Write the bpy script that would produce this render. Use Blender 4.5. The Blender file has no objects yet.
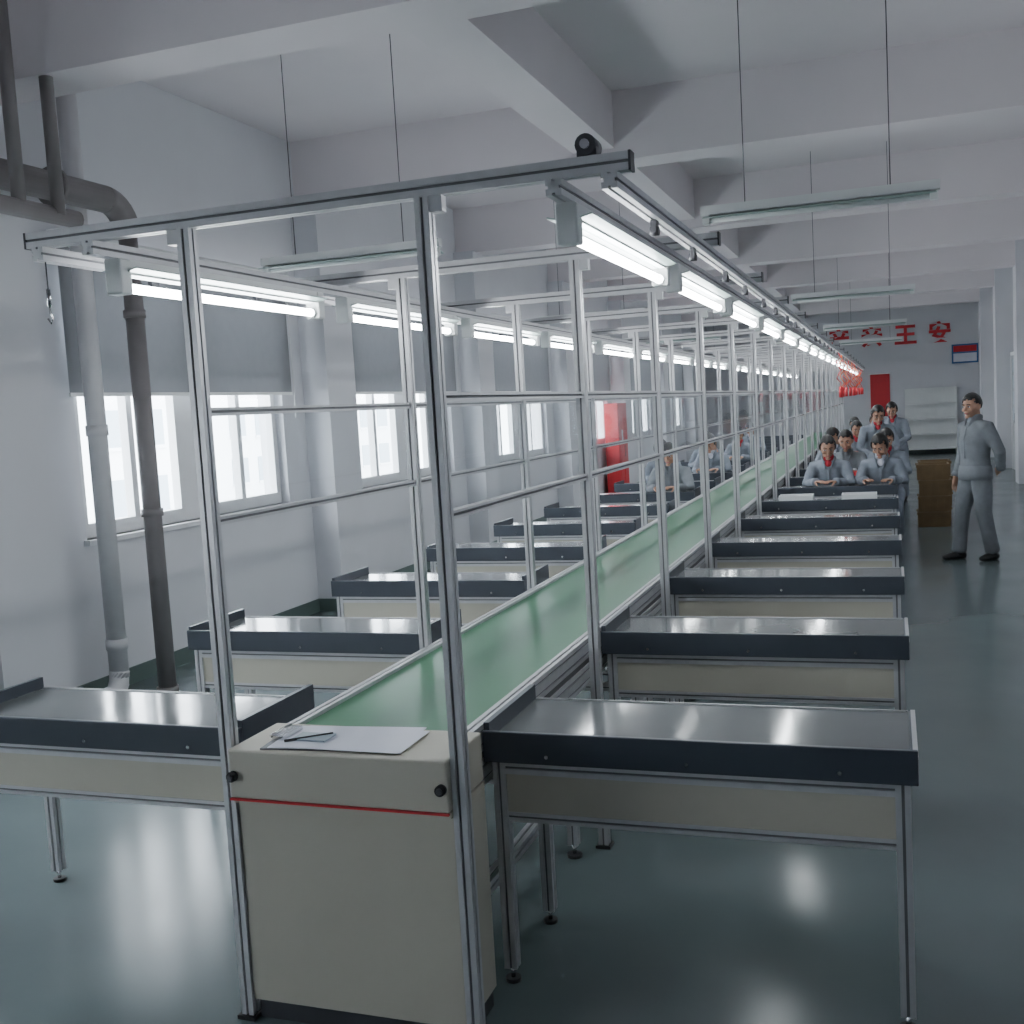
import bpy, bmesh, math, random
from mathutils import Vector, Matrix
random.seed(4)
scene = bpy.context.scene
COL = scene.collection

# ------------------------------------------------------------------ materials
def mat(name, color, rough=0.5, metal=0.0, noise=0.0, nscale=8.0, emit=None, estr=0.0, bump=0.0, spec=0.5, rvar=0.0, coat=0.0):
    m = bpy.data.materials.new(name); m.use_nodes = True
    nt = m.node_tree; b = nt.nodes['Principled BSDF']
    b.inputs['Base Color'].default_value = (*color, 1)
    b.inputs['Roughness'].default_value = rough
    b.inputs['Metallic'].default_value = metal
    b.inputs['Specular IOR Level'].default_value = spec
    b.inputs['Coat Weight'].default_value = coat
    if emit:
        b.inputs['Emission Color'].default_value = (*emit, 1)
        b.inputs['Emission Strength'].default_value = estr
    if noise > 0 or bump > 0 or rvar > 0:
        tc = nt.nodes.new('ShaderNodeTexCoord')
        n = nt.nodes.new('ShaderNodeTexNoise'); n.inputs['Scale'].default_value = nscale
        n.inputs['Detail'].default_value = 4
        nt.links.new(tc.outputs['Object'], n.inputs['Vector'])
        if noise > 0:
            r = nt.nodes.new('ShaderNodeMapRange')
            r.inputs['From Min'].default_value = 0.3; r.inputs['From Max'].default_value = 0.7
            r.inputs['To Min'].default_value = 1 - noise; r.inputs['To Max'].default_value = 1 + noise
            nt.links.new(n.outputs['Fac'], r.inputs['Value'])
            v = nt.nodes.new('ShaderNodeVectorMath'); v.operation = 'SCALE'
            v.inputs[0].default_value = color
            nt.links.new(r.outputs['Result'], v.inputs['Scale'])
            nt.links.new(v.outputs['Vector'], b.inputs['Base Color'])
        if rvar > 0:
            r2 = nt.nodes.new('ShaderNodeMapRange')
            r2.inputs['From Min'].default_value = 0.3; r2.inputs['From Max'].default_value = 0.7
            r2.inputs['To Min'].default_value = max(0.02, rough - rvar); r2.inputs['To Max'].default_value = rough + rvar
            nt.links.new(n.outputs['Fac'], r2.inputs['Value'])
            nt.links.new(r2.outputs['Result'], b.inputs['Roughness'])
        if bump > 0:
            bp = nt.nodes.new('ShaderNodeBump'); bp.inputs['Strength'].default_value = bump
            bp.inputs['Distance'].default_value = 0.01
            nt.links.new(n.outputs['Fac'], bp.inputs['Height'])
            nt.links.new(bp.outputs['Normal'], b.inputs['Normal'])
    return m

def clear_mat(name, tint, base=0.04, graze=0.5):
    m = bpy.data.materials.new(name); m.use_nodes = True
    nt = m.node_tree; nt.nodes.clear()
    o = nt.nodes.new('ShaderNodeOutputMaterial'); mx = nt.nodes.new('ShaderNodeMixShader')
    t = nt.nodes.new('ShaderNodeBsdfTransparent'); t.inputs['Color'].default_value = (*tint, 1)
    g = nt.nodes.new('ShaderNodeBsdfGlossy'); g.inputs['Roughness'].default_value = 0.03
    f = nt.nodes.new('ShaderNodeLayerWeight'); f.inputs['Blend'].default_value = 0.5
    p = nt.nodes.new('ShaderNodeMath'); p.operation = 'POWER'; p.inputs[1].default_value = 4.0
    a = nt.nodes.new('ShaderNodeMath'); a.operation = 'MULTIPLY_ADD'; a.inputs[1].default_value = graze; a.inputs[2].default_value = base
    nt.links.new(f.outputs['Facing'], p.inputs[0]); nt.links.new(p.outputs[0], a.inputs[0])
    nt.links.new(a.outputs[0], mx.inputs[0]); nt.links.new(t.outputs[0], mx.inputs[1])
    nt.links.new(g.outputs[0], mx.inputs[2]); nt.links.new(mx.outputs[0], o.inputs['Surface'])
    return m

def blind_mat():
    m = bpy.data.materials.new('blind_fabric'); m.use_nodes = True
    nt = m.node_tree; nt.nodes.clear()
    o = nt.nodes.new('ShaderNodeOutputMaterial'); mx = nt.nodes.new('ShaderNodeMixShader'); mx.inputs[0].default_value = 0.04
    d = nt.nodes.new('ShaderNodeBsdfDiffuse'); t = nt.nodes.new('ShaderNodeBsdfTranslucent')
    t.inputs['Color'].default_value = (.30, .31, .34, 1)
    tc = nt.nodes.new('ShaderNodeTexCoord'); wv = nt.nodes.new('ShaderNodeTexNoise'); wv.inputs['Scale'].default_value = 14
    cr = nt.nodes.new('ShaderNodeValToRGB'); cr.color_ramp.elements[0].color = (.26, .265, .28, 1); cr.color_ramp.elements[1].color = (.29, .295, .31, 1)
    nt.links.new(tc.outputs['Object'], wv.inputs['Vector']); nt.links.new(wv.outputs['Fac'], cr.inputs[0]); nt.links.new(cr.outputs[0], d.inputs['Color'])
    nt.links.new(d.outputs[0], mx.inputs[1]); nt.links.new(t.outputs[0], mx.inputs[2]); nt.links.new(mx.outputs[0], o.inputs['Surface'])
    return m

M = {}
M['alu'] = mat('anodised_aluminium', (0.58, 0.58, 0.60), 0.42, 0.5, noise=0.04, nscale=30)
M['groove_shade'] = mat('profile_groove_shade', (0.16, 0.16, 0.17), 0.6)  # slot floors coloured darker than the aluminium, painting in the recess shade
M['belt'] = mat('green_pvc_belt', (0.040, 0.170, 0.080), 0.30, noise=0.02, nscale=3, spec=0.35)
M['strip'] = mat('slate_blue_edge_board', (0.050, 0.060, 0.078), 0.35, noise=0.06, nscale=10)
M['top'] = mat('laminate_worktop', (0.15, 0.16, 0.165), 0.10, noise=0.03, nscale=5, rvar=0.02)
M['cream'] = mat('cream_panel', (0.50, 0.475, 0.40), 0.5, noise=0.03, nscale=4)
M['white'] = mat('white_enamel', (0.80, 0.82, 0.82), 0.35, noise=0.02, nscale=5)
M['wall'] = mat('wall_paint', (0.66, 0.665, 0.70), 0.75, noise=0.03, nscale=1.5, bump=0.05)
M['ceil'] = mat('ceiling_paint', (0.76, 0.715, 0.74), 0.8, noise=0.03, nscale=1.0)
M['floor'] = mat('epoxy_floor', (0.125, 0.160, 0.165), 0.20, noise=0.06, nscale=1.2, rvar=0.04)
M['skirt'] = mat('skirting_green', (0.09, 0.13, 0.12), 0.4, noise=0.03)
M['frame'] = mat('pvc_window_frame', (0.75, 0.76, 0.78), 0.4, noise=0.02)
M['glass'] = clear_mat('window_glass', (0.96, 0.98, 0.98), 0.03, 0.3)
M['acrylic'] = clear_mat('clear_acrylic', (0.90, 0.92, 0.93), 0.06, 0.45)
M['blind'] = blind_mat()
M['tube'] = mat('lit_fluorescent_tube', (1, 1, 1), 0.3, emit=(0.93, 0.97, 1.0), estr=48)
M['black'] = mat('black_rubber', (0.02, 0.02, 0.022), 0.5, noise=0.05)
M['dark'] = mat('dark_steel', (0.10, 0.10, 0.11), 0.4, 0.6, noise=0.05)
M['red'] = mat('red_paint', (0.60, 0.03, 0.04), 0.5, noise=0.04)
M['paper'] = mat('paper', (0.74, 0.75, 0.84), 0.6, noise=0.02)
M['chrome'] = mat('chrome', (0.7, 0.7, 0.72), 0.15, 1.0, noise=0.02)
M['pipe'] = mat('grey_pipe', (0.20, 0.185, 0.19), 0.5, noise=0.06)
M['pipew'] = mat('white_pipe', (0.62, 0.62, 0.64), 0.45, noise=0.04)
M['refl'] = mat('lamp_reflector', (0.42, 0.52, 0.50), 0.3, noise=0.02)
M['skin'] = mat('skin', (0.46, 0.26, 0.18), 0.55, noise=0.05, nscale=20)
M['hair'] = mat('hair_black', (0.015, 0.013, 0.013), 0.45, noise=0.3, nscale=60, bump=0.4)
M['uni'] = mat('uniform_grey', (0.17, 0.185, 0.205), 0.85, noise=0.14, nscale=9, bump=1.0)
M['uni2'] = mat('uniform_bluegrey', (0.22, 0.245, 0.29), 0.85, noise=0.14, nscale=11, bump=1.0)
M['redc'] = mat('red_sweater', (0.50, 0.03, 0.05), 0.8, noise=0.1)
M['eye'] = mat('eye_white', (0.7, 0.7, 0.68), 0.3, noise=0.01)
M['lip'] = mat('lips', (0.42, 0.16, 0.14), 0.5, noise=0.03)
M['crate'] = mat('brown_crate', (0.17, 0.11, 0.05), 0.6, noise=0.15, nscale=9)
M['blue'] = mat('blue_board', (0.05, 0.16, 0.40), 0.5, noise=0.03)
M['ext'] = mat('exterior_render', (0.85, 0.86, 0.88), 0.8, noise=0.03)
M['extw'] = mat('exterior_glazing', (0.35, 0.42, 0.48), 0.3, noise=0.03)
M['ground'] = mat('exterior_ground', (0.60, 0.61, 0.60), 0.9, noise=0.1, nscale=0.3)
M['orange'] = mat('orange_cable', (0.8, 0.16, 0.03), 0.5, noise=0.02)
M['stool'] = mat('stool_seat', (0.10, 0.14, 0.22), 0.5, noise=0.04)
M['door'] = mat('door_paint', (0.42, 0.44, 0.46), 0.5, noise=0.03)

# ------------------------------------------------------------------ mesh builder
class MB:
    def __init__(s): s.bm = bmesh.new(); s.mats = []
    def mi(s, k):
        if k not in s.mats: s.mats.append(k)
        return s.mats.index(k)
    def quad(s, pts, k):
        f = s.bm.faces.new([s.bm.verts.new(p) for p in pts]); f.material_index = s.mi(k)
    def box(s, x0, x1, y0, y1, z0, z1, k, rot=None, piv=None):
        v = [s.bm.verts.new((x, y, z)) for x in (x0, x1) for y in (y0, y1) for z in (z0, z1)]
        i = s.mi(k)
        for f in ((0,1,3,2),(4,6,7,5),(0,4,5,1),(2,3,7,6),(0,2,6,4),(1,5,7,3)):
            fc = s.bm.faces.new([v[j] for j in f]); fc.material_index = i
        if rot is not None:
            c = Vector(piv) if piv else Vector(((x0+x1)/2,(y0+y1)/2,(z0+z1)/2))
            for w in v: w.co = c + rot @ (w.co - c)
        return v
    def bbox(s, x0, x1, y0, y1, z0, z1, k, r=0.004):
        v = s.box(x0, x1, y0, y1, z0, z1, k)
        es = set(e for w in v for e in w.link_edges)
        bmesh.ops.bevel(s.bm, geom=list(es), offset=r, segments=2, affect='EDGES', profile=0.5)
    def profile(s, c, axis, a, b, w=0.04, h=0.04, k='alu'):
        """slotted extrusion. axis x/y/z from a to b, centred at c=(u,v) of the other two axes; w along u, h along v"""
        def side(L):
            n = max(1, round(L/0.04)); out = []
            for j in range(n):
                m = -L/2 + L*(j+0.5)/n
                out += [(m-0.004, 0), (m-0.004, 0.006), (m+0.004, 0.006), (m+0.004, 0)]
            return out
        pts = []; gro = []
        S = [(w, lambda t, d: (t, -h/2+d)), (h, lambda t, d: (w/2-d, t)), (w, lambda t, d: (-t, h/2-d)), (h, lambda t, d: (-w/2+d, -t))]
        for L, fn in S:
            pts.append(fn(-L/2, 0)); gro.append(False)
            for t, d in side(L):
                pts.append(fn(t, d)); gro.append(d > 0)
        def P(u, v, t):
            u += c[0]; v += c[1]
            return {'x': (t, u, v), 'y': (u, t, v), 'z': (u, v, t)}[axis]
        A = [s.bm.verts.new(P(u, v, a)) for u, v in pts]; B = [s.bm.verts.new(P(u, v, b)) for u, v in pts]
        ia, ig = s.mi(k), s.mi('groove_shade'); n = len(pts)
        for j in range(n):
            q = (j+1) % n
            f = s.bm.faces.new((A[j], A[q], B[q], B[j])); f.material_index = ig if (gro[j] and gro[q]) else ia
        for ring in (A, B):
            f = s.bm.faces.new(ring); f.material_index = ia
    def cyl(s, p0, p1, r, k, n=12, r2=None, smooth=True):
        p0 = Vector(p0); p1 = Vector(p1); d = (p1-p0).normalized(); r2 = r if r2 is None else r2
        a = d.orthogonal().normalized(); b = d.cross(a); i = s.mi(k)
        A = [s.bm.verts.new(p0 + r*(a*math.cos(2*math.pi*j/n)+b*math.sin(2*math.pi*j/n))) for j in range(n)]
        B = [s.bm.verts.new(p1 + r2*(a*math.cos(2*math.pi*j/n)+b*math.sin(2*math.pi*j/n))) for j in range(n)]
        for j in range(n):
            f = s.bm.faces.new((A[j], A[(j+1)%n], B[(j+1)%n], B[j])); f.material_index = i; f.smooth = smooth
        for R in (A, B):
            f = s.bm.faces.new(R); f.material_index = i
    def path(s, pts, r, k, n=8):
        s.loft([Vector(p) for p in pts], [r]*len(pts), [r]*len(pts), Vector((0.3, 0.2, 0.9)), k, n, cap=0.2)
    def loft(s, pts, ws, ds, lat, k, n=12, cap=0.8):
        pts = [Vector(p) for p in pts]; i = s.mi(k); P = []; m = len(pts)
        for j in range(m):
            t = (pts[min(j+1, m-1)] - pts[max(j-1, 0)]).normalized()
            P.append((pts[j], t, ws[j], ds[j]))
        t0, t1 = P[0][1], P[-1][1]; r0 = (ws[0]+ds[0])/2*cap; r1 = (ws[-1]+ds[-1])/2*cap
        seq = [(pts[0]-t0*r0*0.9, t0, ws[0]*.4, ds[0]*.4), (pts[0]-t0*r0*0.55, t0, ws[0]*.8, ds[0]*.8)] + P + \
              [(pts[-1]+t1*r1*0.55, t1, ws[-1]*.8, ds[-1]*.8), (pts[-1]+t1*r1*0.9, t1, ws[-1]*.4, ds[-1]*.4)]
        rings = []
        for p, t, w, d in seq:
            a = Vector(lat) - t*Vector(lat).dot(t)
            a = a.normalized() if a.length > 1e-4 else t.orthogonal().normalized()
            b = t.cross(a)
            rings.append([s.bm.verts.new(p + a*w*math.cos(2*math.pi*q/n) + b*d*math.sin(2*math.pi*q/n)) for q in range(n)])
        for A, B in zip(rings, rings[1:]):
            for q in range(n):
                f = s.bm.faces.new((A[q], A[(q+1)%n], B[(q+1)%n], B[q])); f.material_index = i; f.smooth = True
        f = s.bm.faces.new(list(reversed(rings[0]))); f.material_index = i
        f = s.bm.faces.new(rings[-1]); f.material_index = i
    def ball(s, c, r, k, fn=None, u=16, v=12, rot=None):
        g = bmesh.ops.create_uvsphere(s.bm, u_segments=u, v_segments=v, radius=1.0); i = s.mi(k)
        c = Vector(c); r = Vector(r) if hasattr(r, '__len__') else Vector((r, r, r))
        fs = set()
        for w in g['verts']:
            q = w.co.copy()
            if fn: q = fn(q)
            q = Vector((q.x*r.x, q.y*r.y, q.z*r.z))
            if rot: q = rot @ q
            w.co = c + q; fs.update(w.link_faces)
        for f in fs: f.material_index = i; f.smooth = True
        return g['verts']
    def mesh(s, name):
        bmesh.ops.recalc_face_normals(s.bm, faces=s.bm.faces)
        me = bpy.data.meshes.new(name); s.bm.to_mesh(me); s.bm.free()
        for k in s.mats: me.materials.append(M[k])
        return me
    def obj(s, name, loc=(0, 0, 0), parent=None):
        return place(s.mesh(name), name, loc, parent)

def place(me, name, loc=(0, 0, 0), parent=None, rz=0.0):
    o = bpy.data.objects.new(name, me); COL.objects.link(o); o.location = loc; o.rotation_euler[2] = rz
    if parent: o.parent = parent
    return o

def empty(name, loc=(0, 0, 0), rz=0.0):
    o = bpy.data.objects.new(name, None); COL.objects.link(o); o.location = loc; o.rotation_euler[2] = rz
    o.empty_display_size = 0.1
    return o

def remesh(mb, name, voxel, smooth=4):
    me = mb.mesh(name + '_src'); o = bpy.data.objects.new(name, me); COL.objects.link(o)
    r = o.modifiers.new('r', 'REMESH'); r.mode = 'VOXEL'; r.voxel_size = voxel; r.use_smooth_shade = True
    sm = o.modifiers.new('s', 'SMOOTH'); sm.iterations = smooth; sm.factor = 0.5
    dg = bpy.context.evaluated_depsgraph_get(); dg.update()
    out = bpy.data.meshes.new_from_object(o.evaluated_get(dg)); out.name = name
    bpy.data.objects.remove(o); bpy.data.meshes.remove(me)
    for p in out.polygons: p.use_smooth = True
    return out

# ------------------------------------------------------------------ dimensions
P = 1.42           # portal pitch
NP = 19            # portals
X0, X1 = -3.6, 3.9 # side walls
YB, YE = -6.5, 28.6
ZC = 4.3
LEN = (NP-1)*P

# ------------------------------------------------------------------ room
b = MB(); b.box(X0-.3, X1+.3, YB-.3, YE+.3, -0.12, 0, 'floor'); b.obj('floor')
b = MB(); b.box(X0-.3, X1+.3, YB-.3, YE+.3, ZC, ZC+.15, 'ceil')
pil = [2.55 + 3.9*i for i in range(-2, 7)]
for y in pil: b.box(X0, X1, y-.18, y+.18, 3.75, ZC+.01, 'ceil')
b.box(-0.95, -0.60, YB, YE, 3.85, ZC+.01, 'ceil')
b.obj('ceiling')
b = MB(); b.box(X0-.3, X1+.3, YE, YE+.25, 0, ZC, 'wall'); b.obj('wall_far')
b = MB(); b.box(X0-.3, X1+.3, YB-.25, YB, 0, ZC, 'wall'); b.obj('wall_near')
b = MB(); b.box(X1, X1+.25, YB, YE, 0, ZC, 'wall')
for y in pil[2:]: b.box(X1-.35, X1, y-.25, y+.25, 0, ZC, 'wall')
b.obj('wall_right')
wins = []
for i in range(-2, 7):
    a = 2.55 + 3.9*i + 0.65
    if a + 2.6 < YE: wins.append((a, a+2.6))
ZS, ZT = 1.06, 3.0
def pd(y): return .10 if y < 3 else .26
b = MB(); y = YB
for a, c in wins:
    b.box(X0-.25, X0, y, a, 0, ZC, 'wall'); b.box(X0-.25, X0, a, c, 0, ZS, 'wall'); b.box(X0-.25, X0, a, c, ZT, ZC, 'wall'); y = c
b.box(X0-.25, X0, y, YE, 0, ZC, 'wall')
for y in pil:
    if y > YB: b.box(X0, X0+pd(y), y-.27, y+.27, 0, 3.76, 'wall')
b.obj('wall_left')
b = MB()
ys = [YB] + [t for y in pil for t in (y-.27, y+.27)] + [YE]
for i in range(0, len(ys), 2):
    if ys[i+1] > ys[i]: b.box(X0, X0+.012, ys[i], ys[i+1], 0, .12, 'skirt')
for y in pil: b.box(X0+pd(y), X0+pd(y)+.012, y-.28, y+.28, 0, .12, 'skirt'); b.box(X0, X0+pd(y)+.012, y-.282, y-.27, 0, .12, 'skirt')
b.obj('baseboard_left')
b = MB(); b.box(X1-.012, X1, YB, YE, 0, .12, 'skirt'); b.obj('baseboard_right')
b = MB(); b.box(X0+.02, X1-.02, YE-.012, YE, 0, .12, 'skirt'); b.obj('baseboard_far')
# glazed door on the right wall
b = MB()
b.box(-.06, 0, 0, 1.5, 0, 2.3, 'door')
for y0 in (.06, .78):
    for z in (1.0, 1.32, 1.64, 1.96):
        b.box(-.066, -.06, y0+.08, y0+.32, z, z+.26, 'extw'); b.box(-.066, -.06, y0+.34, y0+.58, z, z+.26, 'extw')
b.box(-.1, -.06, .70, .72, .95, 1.15, 'chrome'); b.box(-.1, -.06, .78, .80, .95, 1.15, 'chrome')
for y0, y1 in ((-.07, 0), (1.5, 1.57)): b.box(-.08, 0, y0, y1, 0, 2.37, 'frame')
b.box(-.08, 0, 0, 1.5, 2.3, 2.37, 'frame')
b.obj('door_1', (X1-.012, 20.1, 0))

# windows
def window_mesh():
    b = MB(); W = 2.6; H = ZT-ZS; x0, x1 = -0.14, -0.08
    t = .06
    b.box(x0, x1, 0, W, 0, t, 'frame'); b.box(x0, x1, 0, W, H-t, H, 'frame')
    for yy in (0, W-t): b.box(x0, x1, yy, yy+t, t, H-t, 'frame')
    b.box(x0, x1, W/2-.13, W/2+.13, t, H-t, 'frame')
    for s0 in (t, W/2+.13):
        s1 = s0 + W/2-.13-t
        b.box(x0+.01, x1+.01, s0, s1, 1.20, 1.26, 'frame')
        mid = (s0+s1)/2
        b.box(x0+.01, x1+.02, mid-.03, mid+.03, t, 1.2, 'frame')
        for zz in (t, 1.16): b.box(x0+.01, x1+.02, s0, s1, zz, zz+.04, 'frame')
        for yy in (s0, s1-.04): b.box(x0+.01, x1+.02, yy, yy+.04, t+.04, 1.16, 'frame')
    b.quad([(-.113, t, t), (-.113, W-t, t), (-.113, W-t, H-t), (-.113, t, H-t)], 'glass')
    b.box(-.2, .05, -.03, W+.03, -.035, 0.0, 'frame')
    return b.mesh('window')
wm = window_mesh()
def blind_mesh():
    b = MB()
    for a, c in ((-.10, 1.29), (1.31, 2.70)):
        b.cyl((.075, a, 1.99), (.075, c, 1.99), .03, 'white', 12)
        zt, zb = 1.97, 0.98
        b.quad([(.053, a+.01, zb), (.053, c-.01, zb), (.053, c-.01, zt), (.053, a+.01, zt)], 'blind')
        b.box(.046, .061, a+.01, c-.01, zb-.025, zb, 'white')
        b.cyl((.08, c-.02, 1.97), (.08, c-.02, .75), .003, 'white', 6)
        for yy in (a, c-.01): b.box(0, .10, yy, yy+.01, 1.95, 2.03, 'white')
    return b.mesh('roller_blind')
bmh = blind_mesh()
for i, (a, c) in enumerate(wins):
    place(wm, 'window_%d' % (i+1), (X0, a, ZS))
    place(bmh, 'roller_blind', (X0, a, ZS))

# exterior
b = MB(); b.box(-90, X0-.4, -40, 90, -3.2, -3.0, 'ground'); b.obj('exterior_ground')
def building(name, x, y, w, h):
    b = MB(); b.box(0, 12, 0, w, 0, h, 'ext'); b.box(-.2, 12.2, -.2, w+.2, h, h+.4, 'ext')
    z = 1.2
    while z+1.6 < h:
        yy = 1.2
        while yy+1.8 < w:
            b.box(11.9, 12.05, yy, yy+1.8, z, z+1.6, 'extw'); b.box(12.0, 12.12, yy-.1, yy+1.9, z-.15, z, 'ext'); yy += 3.0
        z += 3.0
    b.obj(name, (x, y, -3.0))
building('office_building', -42, 18, 26, 10)
building('office_building', -50, 52, 30, 13)

# ------------------------------------------------------------------ overhead frame of the assembly line
fr = empty('assembly_line_frame')
ZB = 2.31
def portal_mesh():
    b = MB()
    for sx in (-1, 1):
        b.profile((sx*.363, 0), 'z', 0.012, ZB)
        b.box(sx*.363-.03, sx*.363+.03, -.03, .03, 0, .012, 'black')
        b.box(sx*.363+sx*.02, sx*.363+sx*.055, -.015, .015, ZB-.04, ZB, 'alu')
    b.profile((0, ZB+.0225), 'x', -.91, .91, w=.04, h=.045)
    for sx in (-1, 1): b.box(sx*.91-.003, sx*.91+.003, -.022, .022, ZB-.001, ZB+.046, 'dark')
    return b.mesh('portal')
pm = portal_mesh()
for i in range(NP): place(pm, 'portal_%d' % (i+1), (0, i*P, 0), fr)
b = MB()
for sx in (-1, 1):
    b.profile((sx*.86, ZB-.02), 'y', -.03, LEN+.03)
    b.profile((sx*.70+.02, ZB-.02), 'y', -.03, LEN+.03)
b.obj('lamp_rails', parent=fr)
b = MB()
for i in range(NP-1):
    for sx in (-1, 1):
        y0, y1 = i*P+.02, (i+1)*P-.02
        x = sx*.363
        b.profile((x, 1.80), 'y', y0, y1, w=.024, h=.024)
        b.profile((x, 1.485), 'y', y0, y1, w=.024, h=.024)
b.obj('side_rails', parent=fr)
b = MB()
for i in range(NP-1):
    for sx in (-1, 1):
        y0, y1 = i*P+.025, (i+1)*P-.025
        b.quad([(sx*.363, y0, 1.497), (sx*.363, y1, 1.497), (sx*.363, y1, 1.788), (sx*.363, y0, 1.788)], 'acrylic')
b.obj('acrylic_guards', parent=fr)
b = MB()
for sx in (-1, 1):
    x = sx*.86
    for i in range(0, NP-1):
        for f in (.35, .8):
            y = (i+f)*P
            b.box(x-.008, x+.008, y-.02, y+.02, ZB-.075, ZB-.04, 'dark')
            b.cyl((x-.012, y, ZB-.07), (x+.012, y, ZB-.07), .014, 'dark', 10)
b.cyl((.80, -.012, ZB+.075), (.80, .055, ZB+.075), .026, 'dark', 16)
b.cyl((.80, -.02, ZB+.075), (.80, .06, ZB+.075), .012, 'chrome', 10)
b.box(.775, .825, .0, .02, ZB+.045, ZB+.075, 'dark')
b.obj('trolleys', parent=fr)
b = MB()
b.path([(-.86, .0, ZB-.04), (-.86, 0, ZB-.12)], .002, 'dark', 6)
b.cyl((-.86, 0, ZB-.12), (-.86, 0, ZB-.17), .006, 'chrome', 8)
b.path([(-.86, 0, ZB-.17), (-.86, 0, ZB-.19), (-.852, 0, ZB-.205), (-.86, 0, ZB-.22), (-.87, 0, ZB-.205)], .003, 'chrome', 6)
b.obj('hanging_hook', parent=fr)
b = MB()
for i in range(13):
    y = 12.2 + i*.95; k = 'orange' if i % 2 else 'red'
    pts = [(.86, y, ZB-.04)]
    for q in range(1, 9): pts.append((.86+.03*math.sin(q*1.9+i), y+.03*math.cos(q*1.7), ZB-.04-.055*q))
    b.path(pts, .008, k, 6)
    b.cyl((pts[-1][0], pts[-1][1], pts[-1][2]-.14), pts[-1], .022, 'red', 10)
b.obj('tool_balancer_cables', parent=fr)

# fluorescent fixtures
def lamp_mesh():
    b = MB(); L = 1.22
    b.box(-.025, .025, 0, L, -.045, 0, 'white')
    for s in (-1, 1):
        b.box(min(0, s*.062), max(0, s*.062), .03, L-.03, -.046, -.042, 'refl', rot=Matrix.Rotation(-s*0.25, 3, 'Y'), piv=(0, 0, -.042))
    for y in (0.0, L-.045):
        b.bbox(-.030, .030, y, y+.05, -.105, -.0, 'white', .006)
        b.cyl((0, y+.04 if y < .5 else y+.005, -.082), (0, y+.06 if y < .5 else y-.015, -.082), .018, 'white', 12)
    b.cyl((0, .06, -.082), (0, L-.06, -.082), .0145, 'tube', 8)
    return b.mesh('fluorescent_light')
lm = lamp_mesh()
for i in range(NP-1):
    for sx in (-1, 1):
        place(lm, 'fluorescent_light', (sx*.70+.02, i*P+.07, ZB-.04))

# ------------------------------------------------------------------ conveyor
cv = empty('belt_conveyor')
XL, XR = -.320, .272
b = MB()
b.box(XL+.021, XR-.021, .235, LEN, .775, .80, 'belt')
b.box(XL+.021, XR-.021, .235, LEN, .66, .668, 'belt')
b.obj('belt', parent=cv)
b = MB()
for x in (XL, XR):
    b.profile((x, .772), 'y', .235, LEN, w=.04, h=.08)
    b.profile((x, .665), 'y', .235, LEN, w=.04, h=.08)
    b.profile((x, .30), 'y', .285, LEN)
    b.box(x-.012, x+.012, .285, LEN, .703, .733, 'dark')
for i in range(1, NP):
    y = i*P - .12
    for x in (XL, XR):
        b.profile((x, y), 'z', .05, .28)
        b.profile((x, y), 'z', .32, .625)
        b.cyl((x, y, .01), (x, y, .05), .008, 'chrome', 8)
        b.cyl((x, y, 0), (x, y, .014), .03, 'black', 12)
    b.profile((y, .30), 'x', XL+.02, XR-.02)
b.obj('side_frame', parent=cv)
b = MB()
b.bbox(-.341, .341, -.045, .225, .688, .832, 'cream', .006)
b.box(-.342, .342, -.048, -.040, .682, .688, 'red')
b.box(-.341, .341, -.03, .225, .668, .684, 'cream')
b.bbox(-.341, .341, -.012, .225, .06, .668, 'cream', .003)
b.box(-.33, .33, .0, .22, .0, .06, 'dark')
for sx in (-1, 1):
    b.cyl((sx*.325, -.045, .755), (sx*.325, -.062, .755), .015, 'black', 16)
    b.cyl((sx*.325, -.062, .755), (sx*.325, -.068, .755), .009, 'dark', 12)
b.obj('drive_box', parent=cv)
# clipboard + papers
b = MB()
R = Matrix.Rotation(0.10, 3, 'Z')
def rbox(x0, x1, y0, y1, z0, z1, k): b.box(x0, x1, y0, y1, z0, z1, k, rot=R, piv=(0, 0, 0))
rbox(-.23, .19, -.10, .12, 0, .004, 'dark')
rbox(-.21, .20, -.095, .118, .004, .0055, 'paper')
R = Matrix.Rotation(0.0, 3, 'Z')
rbox(-.18, .215, -.108, .10, .0056, .0068, 'paper')
rbox(-.225, -.185, -.05, .06, .006, .018, 'chrome')
b.cyl((-.225, -.05, .018), (-.225, .06, .018), .006, 'chrome', 8)
b.cyl((-.17, -.07, .012), (-.06, .02, .012), .004, 'black', 8)
rbox(-.16, -.05, -.05, .02, .007, .012, 'extw')
b.obj('clipboard', (-.02, .09, .832))

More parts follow.
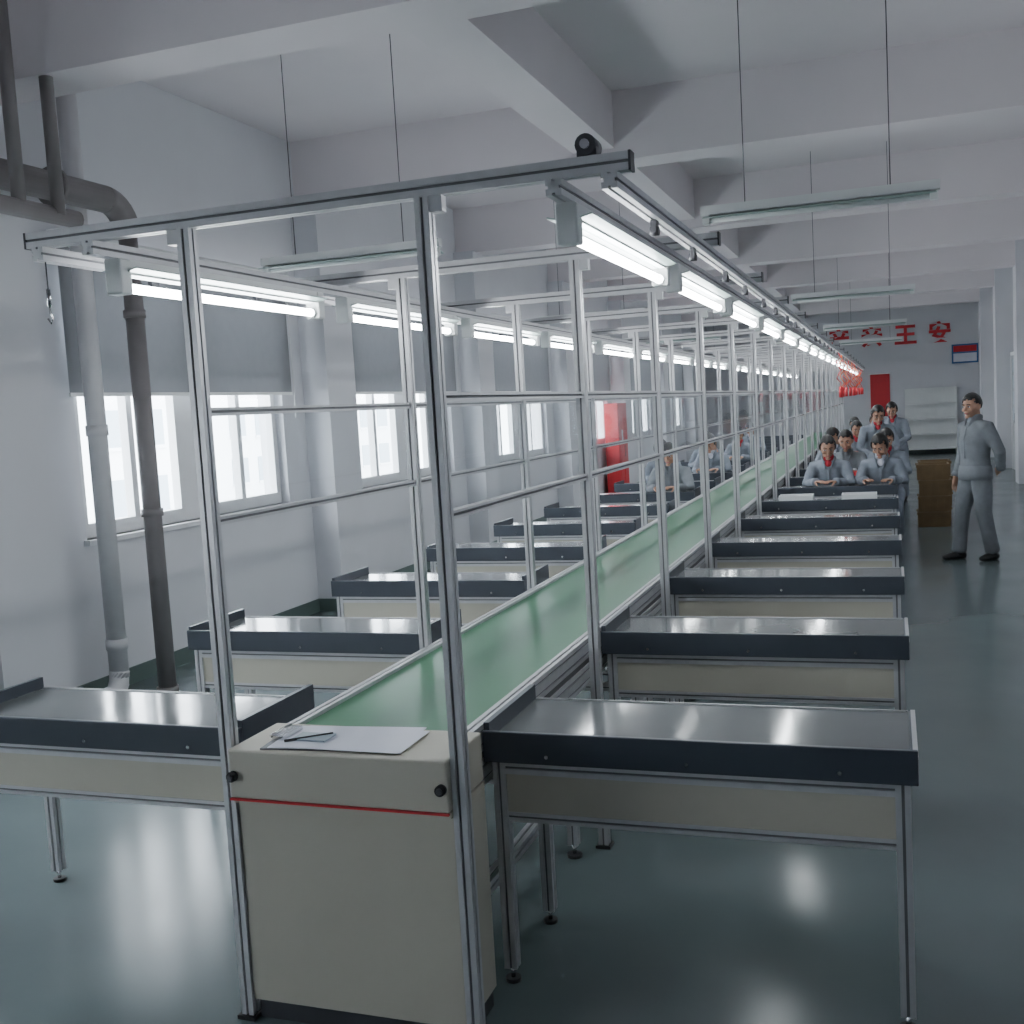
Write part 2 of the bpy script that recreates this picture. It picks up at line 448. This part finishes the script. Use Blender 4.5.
# ------------------------------------------------------------------ workbenches
def bench_mesh(outer_fin):
    b = MB(); L = 1.23; D = .47       # x 0 = conveyor side, grows outward; y 0 = front
    b.bbox(0, L, 0, .018, .705, .800, 'strip', .003)
    b.box(0, .018, .018, D, .712, .822, 'strip')
    if outer_fin: b.box(L-.018, L, .018, D, .712, .815, 'strip')
    else: b.box(L-.018, L, .018, D, .712, .775, 'strip')
    b.box(.018, L-.018, .018, D, .750, .772, 'top')
    b.box(.02, L-.02, D-.004, D+.004, .745, .776, 'alu')
    if not outer_fin: b.box(L-.012, L+.001, .018, D, .772, .779, 'alu')
    b.box(.03, L-.03, .03, D-.02, .712, .75, 'white')
    for x in (.04, L-.04):
        for y in (.04, D-.04):
            b.profile((x, y), 'z', .045, .712)
            b.cyl((x, y, .01), (x, y, .046), .007, 'chrome', 8)
            b.cyl((x, y, 0), (x, y, .012), .024, 'black', 12)
        b.profile((x, .555), 'y', .06, D-.06, w=.03, h=.03)
        b.box(x-.003, x+.003, .06, D-.06, .57, .71, 'cream')
    for y in (.04, D-.04):
        b.profile((y, .685), 'x', .06, L-.06)
        b.profile((y, .530), 'x', .06, L-.06, w=.03, h=.03)
        b.box(.06, L-.06, y-.012, y-.004, .545, .665, 'cream')
    for x in (.2, L/2, L-.2): b.cyl((x, -.003, .73), (x, .0, .73), .006, 'chrome', 8)
    return b.mesh('workbench')
bR = bench_mesh(False); bL = bench_mesh(True)
for v in bL.vertices: v.co.x = -v.co.x
bL.flip_normals()
for i in range(NP-1):
    place(bR, 'workbench', (.300, .33+i*P, 0))
    place(bL, 'workbench', (-.49, .24+i*P, 0))

# ------------------------------------------------------------------ hanging ceiling battens (unlit)
def batten_mesh():
    b = MB(); L = 1.25; H = ZC-2.78
    b.box(-L/2, L/2, -.025, .025, 0, .05, 'white')
    for s in (-1, 1):
        b.box(-L/2+.02, L/2-.02, min(0, s*.10), max(0, s*.10), -.004, 0, 'refl', rot=Matrix.Rotation(-s*0.25, 3, 'X'), piv=(0, 0, 0))
        b.bbox(s*(L/2-.03)-.02, s*(L/2-.03)+.02, -.025, .025, -.05, 0, 'white', .005)
        b.cyl((s*.38, 0, .05), (s*.38, 0, H), .003, 'dark', 6)
    b.cyl((-L/2+.05, 0, -.03), (L/2-.05, 0, -.03), .013, 'white', 12)
    return b.mesh('hanging_batten_light')
bt = batten_mesh()
for y in (3.6, 9.5, 15.3, 21.2):
    for x in (-1.71, 1.13):
        place(bt, 'hanging_batten_light', (x, y, 2.78))

# ------------------------------------------------------------------ pipes at left wall
b = MB()
XP, YP = -3.35, 3.10
b.cyl((XP, YP, ZC), (XP, YP, .16), .062, 'pipew', 20)
for z in (.35, 1.75, 2.95): b.cyl((XP, YP, z), (XP, YP, z+.07), .07, 'pipew', 20)
b.path([(XP, YP, .2), (XP, YP-.015, .12), (XP+.02, YP-.07, .075), (XP+.03, YP-.16, .068)], .066, 'pipew', 14)
b.obj('drain_pipe')
b = MB()
XQ, YQ = -3.15, 3.32
b.cyl((XQ, YB+.02, 3.23), (XQ, YQ-.2, 3.23), .085, 'pipe', 20)
for y in (2.66, 1.9): b.cyl((XQ, y, 3.23), (XQ, y+.03, 3.23), .115, 'pipe', 20)
arc = [(XQ, YQ-.2+.2*math.sin(t), 3.03+.2*math.cos(t)) for t in [i*math.pi/16 for i in range(9)]]
b.path(arc, .085, 'pipe', 16)
b.cyl((XQ, YQ, 0), (XQ, YQ, 3.05), .06, 'pipe', 18)
for z in (.0, 1.2, 2.5): b.cyl((XQ, YQ, z), (XQ, YQ, z+.05), .072, 'pipe', 18)
b.obj('riser_pipe')
b = MB()
for x, y in ((-2.93, 2.16), (-2.90, 2.42)):
    b.cyl((x, y, 3.0), (x, y, ZC), .038, 'pipe', 12)
b.cyl((-2.93, 1.0, 3.0), (-2.93, 2.6, 3.0), .05, 'pipe', 14)
b.obj('overhead_pipe')

# ------------------------------------------------------------------ far end furniture
b = MB()
for x in (0, 1.25):
    for y in (0, .4): b.box(x, x+.04, y, y+.04, 0, 1.75, 'white')
for z in (.12, .5, .9, 1.3, 1.7):
    b.box(0, 1.29, 0, .44, z, z+.03, 'white')
b.box(0, 1.29, .43, .44, .12, 1.75, 'white')
b.obj('storage_shelf', (1.85, YE-.5, 0))
def text(name, s, size, loc, k, rz=0):
    c = bpy.data.curves.new(name, 'FONT'); c.body = s; c.size = size; c.extrude = .008; c.offset = .018
    c.align_x = 'CENTER'; c.space_character = 1.2
    c.materials.append(M[k]); o = bpy.data.objects.new(name, c); COL.objects.link(o)
    o.location = loc; o.rotation_euler = (math.pi/2, 0, rz); return o
text('red_wall_lettering', '产 亲 王 安', .58, (1.48, YE-.012, 2.99), 'red')
b = MB(); b.box(0, .5, 0, .02, 0, 1.15, 'red'); b.cyl((-.04, .01, 1.15), (.54, .01, 1.15), .015, 'white', 8)
b.obj('red_banner', (.98, YE-.03, 1.05))
b = MB(); b.box(0, .65, 0, .03, 0, .5, 'blue'); b.box(.04, .61, -.003, 0, .3, .46, 'red'); b.box(.04, .61, -.003, 0, .04, .26, 'paper')
b.obj('notice_board', (3.05, YE-.035, 2.35))
b = MB()
b.bbox(0, .26, 0, .7, .0, 1.80, 'red', .01); b.box(.26, .268, .06, .33, .1, 1.68, 'red'); b.box(.26, .268, .37, .64, .1, 1.68, 'red')
b.box(.268, .27, .2, .3, 1.1, 1.3, 'paper'); b.box(.268, .285, .39, .41, .8, 1.0, 'chrome')
b.obj('fire_hose_cabinet', (X0+.08, 16.9, 0))
def crate(b, z, dx):
    w, d, h, t = .38, .34, .20, .02
    b.box(dx, dx+w, 0, d, z, z+t, 'crate')
    for x in (dx, dx+w-t): b.box(x, x+t, 0, d, z+t, z+h-.006, 'crate')
    for y in (0, d-t): b.box(dx+t, dx+w-t, y, y+t, z+t, z+h-.006, 'crate')
    b.box(dx-.012, dx+w+.012, -.016, 0, z+h-.045, z+h-.012, 'crate'); b.box(dx-.012, dx+w+.012, d, d+.012, z+h-.035, z+h-.006, 'crate')
    for x in (dx+.06, dx+.14, dx+.22, dx+.30): b.box(x, x+.014, -.014, 0, z+.02, z+h-.05, 'crate')
for x, y, n in ((1.78, 11.9, 4), (1.82, 12.5, 4)):
    b = MB()
    for j in range(n): crate(b, j*.2, .012*((j*7) % 3))
    b.obj('crate_stack', (x, y, 0))
for i, (sx, xx) in enumerate(((5, .50), (5, 1.05), (7, .9), (8, .6), (8, 1.2), (10, .8))):
    b = MB(); k = ['paper', 'white', 'red'][i % 3] if i > 1 else 'white'
    b.box(0, .30, 0, .2, 0, .008, k); b.box(0, .3, 0, .008, .008, .07, k); b.box(0, .3, .192, .2, .008, .07, k)
    b.box(0, .008, .008, .192, .008, .07, k); b.box(.292, .3, .008, .192, .008, .07, k)
    b.obj('parts_tray', (xx, .33+sx*P+.03, .7725))

# ------------------------------------------------------------------ people
def V(*a): return Vector(a)
def hand(b, wrist, fwd, palm_n, side, scale=1.0, curl=0.5):
    f = Vector(fwd).normalized(); n = Vector(palm_n); n = (n - f*n.dot(f)).normalized(); l = f.cross(n)*side
    w = Vector(wrist); s = scale
    b.loft([w-f*.02*s, w+f*.02*s, w+f*.055*s, w+f*.088*s], [.024*s, .030*s, .038*s, .036*s], [.018*s, .016*s, .015*s, .011*s], l, 'skin', 10, .5)
    for j, (off, ln) in enumerate(((.029, .072), (.010, .080), (-.010, .074), (-.028, .058))):
        p = w + f*.082*s + l*off*s; d = (f + l*off*2.5).normalized(); pts = [p]; ang = 0
        for q, seg in enumerate((.45, .32, .23)):
            ang += curl*(.35 if q == 0 else .5)
            p = p + (d*math.cos(ang) + n*math.sin(ang))*ln*seg*s; pts.append(p)
        b.loft(pts, [.0088*s, .0082*s, .0075*s, .0062*s], [.0088*s, .0082*s, .0075*s, .0062*s], l, 'skin', 8, .9)
    p = w + f*.025*s + l*.024*s
    pts = [p, p+(l*.7+f*.7+n*.2)*.034*s, p+(l*.65+f*.95+n*.45)*.052*s, p+(l*.45+f*1.1+n*.7)*.066*s]
    b.loft(pts, [.012*s, .0105*s, .0095*s, .0075*s], [.012*s, .0105*s, .0095*s, .0075*s], n, 'skin', 8, .9)

def head_meshes(Mx, hair_style, gender):
    def skull(q):
        x, y, z = q
        if z < 0:
            k = -z
            x *= 1 - .30*k**1.3
            if y > 0: y *= 1 - .45*k
            else: y *= 1 + .05*k
        else:
            if y > 0: y *= 1.04
        if y < -.5: y = -.5 + (y+.5)*.85
        return Vector((x, y, z))
    b = MB()
    b.ball((0, 0, 0), (.076, .097, .118), 'skin', skull, 28, 20)
    b.loft([V(0, .02, -.06), V(0, .03, -.13), V(0, .04, -.19)], [.054, .052, .060], [.058, .054, .056], V(1, 0, 0), 'skin', 14)
    b.loft([V(0, -.086, .012), V(0, -.098, -.012), V(0, -.110, -.030)], [.008, .010, .015], [.010, .012, .012], V(1, 0, 0), 'skin', 10, .6)
    b.ball((0, -.082, -.096), (.026, .016, .018), 'skin')
    b.ball((0, -.088, -.058), (.026, .012, .014), 'skin')
    for s in (-1, 1):
        b.ball((s*.077, .012, -.008), (.010, .020, .032), 'skin', None, 12, 10, Matrix.Rotation(.25*s, 3, 'Z'))
        b.ball((s*.040, -.072, -.030), (.022, .018, .018), 'skin')
        b.ball((s*.030, -.084, .024), (.024, .009, .008), 'skin')
    hm = remesh(b, 'head', .006, 3)
    b = MB()
    for s in (-1, 1):
        b.ball((s*.031, -.083, .002), (.0145, .008, .0065), 'eye', None, 12, 8)
        b.ball((s*.031, -.0895, .002), (.0062, .0035, .0062), 'black', None, 10, 8)
        b.loft([V(s*.014, -.0935, .024), V(s*.030, -.094, .030), V(s*.048, -.084, .025)], [.004]*3, [.003]*3, V(0, 0, 1), 'hair', 6)
        b.loft([V(s*.017, -.0885, .008), V(s*.031, -.0925, .0105), V(s*.045, -.083, .006)], [.002]*3, [.002]*3, V(0, 0, 1), 'hair', 6)
    b.loft([V(-.022, -.0915, -.061), V(0, -.099, -.0585), V(.022, -.0915, -.061)], [.003, .0048, .003], [.004, .004, .004], V(0, 0, 1), 'lip', 8)
    b.loft([V(-.018, -.0915, -.066), V(0, -.098, -.0675), V(.018, -.0915, -.066)], [.003, .0052, .003], [.004, .004, .004], V(0, 0, 1), 'lip', 8)
    fm = b.mesh('face_features')
    b = MB()
    k = 'hair' if hair_style != 'cap' else 'uni2'
    vs = b.ball((0, .004, .012), (.090, .110, .124), k, lambda q: skull(q) if q.z < 0 else q, 36, 26)
    low = -.62 if gender == 'f' else -.42
    kill = []
    for v in vs:
        x, y, z = v.co.x/.090, (v.co.y-.004)/.110, (v.co.z-.012)/.124
        hl = .44 + .05*math.sin(x*9) if hair_style != 'cap' else .30
        if y < -.15 and z < hl and abs(x) < .80: kill.append(v)
        elif y < -.15 and z < .05 and gender == 'm': kill.append(v)
        elif y < -.35 and z < .2: kill.append(v)
        elif y < .22 and z < -.02 and gender == 'm': kill.append(v)
        elif y < .05 and z < -.30: kill.append(v)
        elif z < low: kill.append(v)
    bmesh.ops.delete(b.bm, geom=kill, context='VERTS')
    bmesh.ops.solidify(b.bm, geom=b.bm.faces[:], thickness=.010)
    if hair_style == 'cap':
        b.loft([V(-.05, -.11, .045), V(0, -.135, .05), V(.05, -.11, .045)], [.035]*3, [.006]*3, V(0, 1, 0), 'uni2', 10)
    if hair_style == 'tail':
        b.loft([V(0, .10, .02), V(0, .135, -.02), V(0, .13, -.10), V(0, .12, -.17)], [.022, .032, .028, .012], [.02, .026, .022, .01], V(1, 0, 0), 'hair', 10)
        b.cyl((0, .10, .01), (0, .12, .0), .024, 'red', 10)
    for f in b.bm.faces: f.smooth = True
    hr = b.mesh('hair')
    for m in (hm, fm, hr): m.transform(Mx)
    return hm, fm, hr

def make_person(J, hair='short', gender='m', uni='uni', collar='redc', curl=.5):
    b = MB()
    px, wx, cx, sx_, nx = J['pelvis'], J['waist'], J['chest'], J['shc'], J['neck']
    lat = (J['shL']-J['shR']).normalized()
    w = 1.0 if gender == 'm' else .92
    b.loft([px, px.lerp(wx, .5), wx, cx, sx_, nx-(nx-sx_)*.25], [.172*w, .176*w, .170*w, .184*w, .168*w, .066], [.128, .124, .118, .130*w, .100, .064], lat, uni, 20, .4)
    for s in ('L', 'R'):
        sh, el, wr = J['sh'+s], J['el'+s], J['wr'+s]
        b.loft([sx_.lerp(sh, .45), sh, sh.lerp(el, .5), el, el.lerp(wr, .5), wr], [.066, .068*w, .062*w, .058*w, .052*w, .045], [.070, .070*w, .064*w, .058*w, .052*w, .044], Vector((0.2, 1, .1)), uni, 14, .7)
        hp, kn, an = J['hp'+s], J['kn'+s], J['an'+s]
        b.loft([hp, hp.lerp(kn, .45), kn, kn.lerp(an, .5), an], [.098, .090, .074, .068, .070], [.104, .096, .076, .072, .074], lat, uni, 16, .4)
    body = remesh(b, 'uniform', .013, 4)
    body.materials.clear(); body.materials.append(M[uni])
    b = MB()
    up = (nx - sx_).normalized(); fw = lat.cross(up)
    if fw.y > 0: fw = -fw
    hp = J['headc']
    b.loft([nx-up*.03, nx+up*.024], [.060, .053], [.060, .055], lat, collar, 16, .15)
    b.ball(nx-up*.045+fw*.058, (.038, .022, .045), collar)
    for s in (-1, 1):
        b.loft([nx-up*.005-fw*.045+lat*s*.045, nx+lat*s*.068-up*.004, nx-up*.03+fw*.060+lat*s*.052, nx-up*.085+fw*.098+lat*s*.030], [.026, .027, .028, .012], [.008]*4, up, uni, 10, .4)
    c0 = nx-up*.10+fw*.105
    b.loft([c0, cx+fw*.128*w+up*.02, wx+fw*.121], [.014]*3, [.004]*3, lat, uni, 8, .3)
    if J.get('jacket'):
        b.loft([px-V(0, 0, .085), px-V(0, 0, .02), px.lerp(wx, .4)], [.190*w, .190*w, .182*w], [.146, .144, .134], lat, uni, 24, .06)
    for s in ('L', 'R'):
        d = (J['wr'+s]-J['el'+s]).normalized()
        b.loft([J['wr'+s]-d*.02, J['wr'+s]+d*.022], [.047, .045], [.046, .044], lat, uni, 14, .1)
        an = J['an'+s]; t = J['toe'+s].normalized(); g = Vector((an.x, an.y, J.get('floor', 0.0)))
        b.loft([g-t*.055+V(0, 0, .035), g+V(0, 0, .042), g+t*.08+V(0, 0, .036), g+t*.155+V(0, 0, .026)], [.036, .040, .046, .036], [.035, .042, .035, .025], Vector((-t.y, t.x, 0)), 'black', 14, .6)
        b.loft([an-V(0, 0, .0), Vector((an.x, an.y, J.get('floor', 0)+.05))], [.042, .042], [.042, .042], lat, 'black', 12, .2)
    det = b.mesh('collar_cuffs_shoes')
    b = MB()
    for s, sd in (('L', 1), ('R', -1)):
        d = (J['wr'+s]-J['el'+s]).normalized()
        hd = J.get('hd'+s, d)
        hand(b, J['wr'+s]+d*.025, hd, J.get('pn'+s, V(0, 0, -1)), J.get('tf'+s, sd), 1.0 if gender == 'm' else .92, curl)
    hands = b.mesh('hands')
    Mx = Matrix.Translation(hp) @ Matrix.Rotation(J.get('yaw', 0), 4, 'Z') @ Matrix.Rotation(J.get('pitch', 0), 4, 'X')
    hm, fm, hr = head_meshes(Mx, hair, gender)
    hm.materials.clear(); hm.materials.append(M['skin'])
    return [('uniform', body), ('collar_cuffs_shoes', det), ('hands', hands), ('head', hm), ('face', fm), ('hair', hr)]

def put_person(name, parts, loc, rz):
    e = empty(name, loc, rz)
    for n, m in parts: place(m, name + '_' + n, (0, 0, 0), e)
    return e

J = dict(pelvis=V(0, .0, .90), waist=V(0, .0, 1.03), chest=V(0, .0, 1.20), shc=V(0, .01, 1.345), neck=V(0, .01, 1.435), headc=V(0, -.025, 1.545),
    shL=V(.185, .01, 1.335), shR=V(-.185, .01, 1.335), elL=V(.255, .09, 1.09), elR=V(-.245, .04, 1.07), wrL=V(.155, .175, .93), wrR=V(-.235, -.05, .855),
    hpL=V(.09, 0, .86), hpR=V(-.09, 0, .86), knL=V(.10, .02, .47), knR=V(-.11, -.08, .47), anL=V(.11, .10, .085), anR=V(-.12, -.12, .085),
    toeL=V(.25, -1, 0), toeR=V(-.15, -1, 0), hdL=V(-1, .15, -.35), pnL=V(0, 1, 0), hdR=V(0, -.12, -1), pnR=V(1, 0, 0), tfL=-1, tfR=-1, pitch=.10, yaw=.25, jacket=True)
put_person('standing_supervisor', make_person(J, 'short', 'm', 'uni', 'uni2'), (2.27, 9.10, 0), math.radians(-58))

def seated(lean, pitch, yaw, hx):
    s = lean
    return dict(pelvis=V(0, .02, .56), waist=V(0, -.02*s, .68), chest=V(0, -.10*s, .86), shc=V(0, -.17*s, .99), neck=V(0, -.21*s, 1.075), headc=V(0, -.27*s, 1.185),
    shL=V(.165, -.16*s, .975), shR=V(-.165, -.16*s, .975), elL=V(.23, -.26, .80), elR=V(-.23, -.26, .80),
    wrL=V(hx, -.42, .825), wrR=V(-hx-.02, -.40, .825), hpL=V(.09, -.02, .52), hpR=V(-.09, -.02, .52),
    knL=V(.11, -.36, .46), knR=V(-.11, -.34, .46), anL=V(.11, -.26, .09), anR=V(-.11, -.22, .09), toeL=V(.1, -1, 0), toeR=V(-.1, -1, 0),
    pitch=pitch, yaw=yaw, pnL=V(0, 0, -1), pnR=V(0, 0, -1), tfL=1, tfR=-1)
variants = [make_person(seated(1.0, .35, .15, .10), 'short', 'f', 'uni2', 'redc'),
            make_person(seated(1.2, .55, -.2, .13), 'tail', 'f', 'uni2', 'paper'),
            make_person(seated(.8, .30, -.1, .11), 'short', 'm', 'uni', 'uni'),
            make_person(seated(1.1, .45, .25, .09), 'cap', 'f', 'uni2', 'redc')]
Js = dict(pelvis=V(0, .05, .86), waist=V(0, .0, .98), chest=V(0, -.08, 1.13), shc=V(0, -.15, 1.26), neck=V(0, -.19, 1.34), headc=V(0, -.25, 1.44),
    shL=V(.165, -.14, 1.245), shR=V(-.165, -.14, 1.245), elL=V(.23, -.22, 1.0), elR=V(-.23, -.22, 1.0), wrL=V(.13, -.40, .93), wrR=V(-.12, -.40, .93),
    hpL=V(.085, .05, .82), hpR=V(-.085, .05, .82), knL=V(.10, .02, .45), knR=V(-.10, .02, .45), anL=V(.10, .08, .085), anR=V(-.11, .06, .085),
    toeL=V(.1, -1, 0), toeR=V(-.1, -1, 0), pitch=.4, yaw=.1, tfL=1, tfR=-1, jacket=True)
vs_ = make_person(Js, 'short', 'f', 'uni2', 'redc')
b = MB()
b.cyl((0, 0, .405), (0, 0, .435), .16, 'stool', 24)
for a in range(4):
    t = math.pi/4 + a*math.pi/2; c, s = math.cos(t), math.sin(t)
    b.cyl((.11*c, .11*s, .405), (.17*c, .17*s, 0), .011, 'chrome', 8)
for a in range(16):
    t, u = a*math.pi/8, (a+1)*math.pi/8
    b.cyl((.15*math.cos(t), .15*math.sin(t), .16), (.15*math.cos(u), .15*math.sin(u), .16), .007, 'chrome', 6)
stm = b.mesh('stool')
seats = [(6, .86, 0), (6, 1.40, 1), (7, .98, 2), (7, 1.45, 0), (8, .80, 1), (9, 1.30, 3), (10, .95, 0), (11, 1.25, 2), (12, .85, 1), (13, 1.2, 0),
         (6, -.85, 2), (7, -1.2, 0), (8, -.8, 1), (9, -1.1, 0), (10, -.8, 0), (12, -1.0, 1)]
for k, x, v in seats:
    y = (.33 if x > 0 else .24) + k*P + .47 + .26
    put_person('seated_worker', variants[v], (x, y, 0), random.uniform(-.12, .12))
    place(stm, 'stool', (x, y+.03, 0))
put_person('standing_worker', vs_, (1.30, .34+8*P+.47+.40, 0), .1)
put_person('standing_worker', vs_, (1.55, .34+10*P+.47+.45, 0), -.2)

# ------------------------------------------------------------------ light
w = bpy.data.worlds.new('overcast_sky'); scene.world = w; w.use_nodes = True
bg = w.node_tree.nodes['Background']; bg.inputs[0].default_value = (0.86, 0.93, 1.0, 1); bg.inputs[1].default_value = 18.0

# ------------------------------------------------------------------ camera
cam = bpy.data.cameras.new('camera'); co = bpy.data.objects.new('camera', cam); COL.objects.link(co)
cam.sensor_width = 36; cam.lens = 37.97; cam.clip_end = 300
r = Vector((.9428, .3285, -.0577)).normalized(); f = Vector((-.3327, .9386, -.0921)).normalized()
u = r.cross(f).normalized(); r = f.cross(u)
co.matrix_world = Matrix(((r.x, u.x, -f.x, 1.483), (r.y, u.y, -f.y, -2.62), (r.z, u.z, -f.z, 1.75), (0, 0, 0, 1)))
scene.camera = co
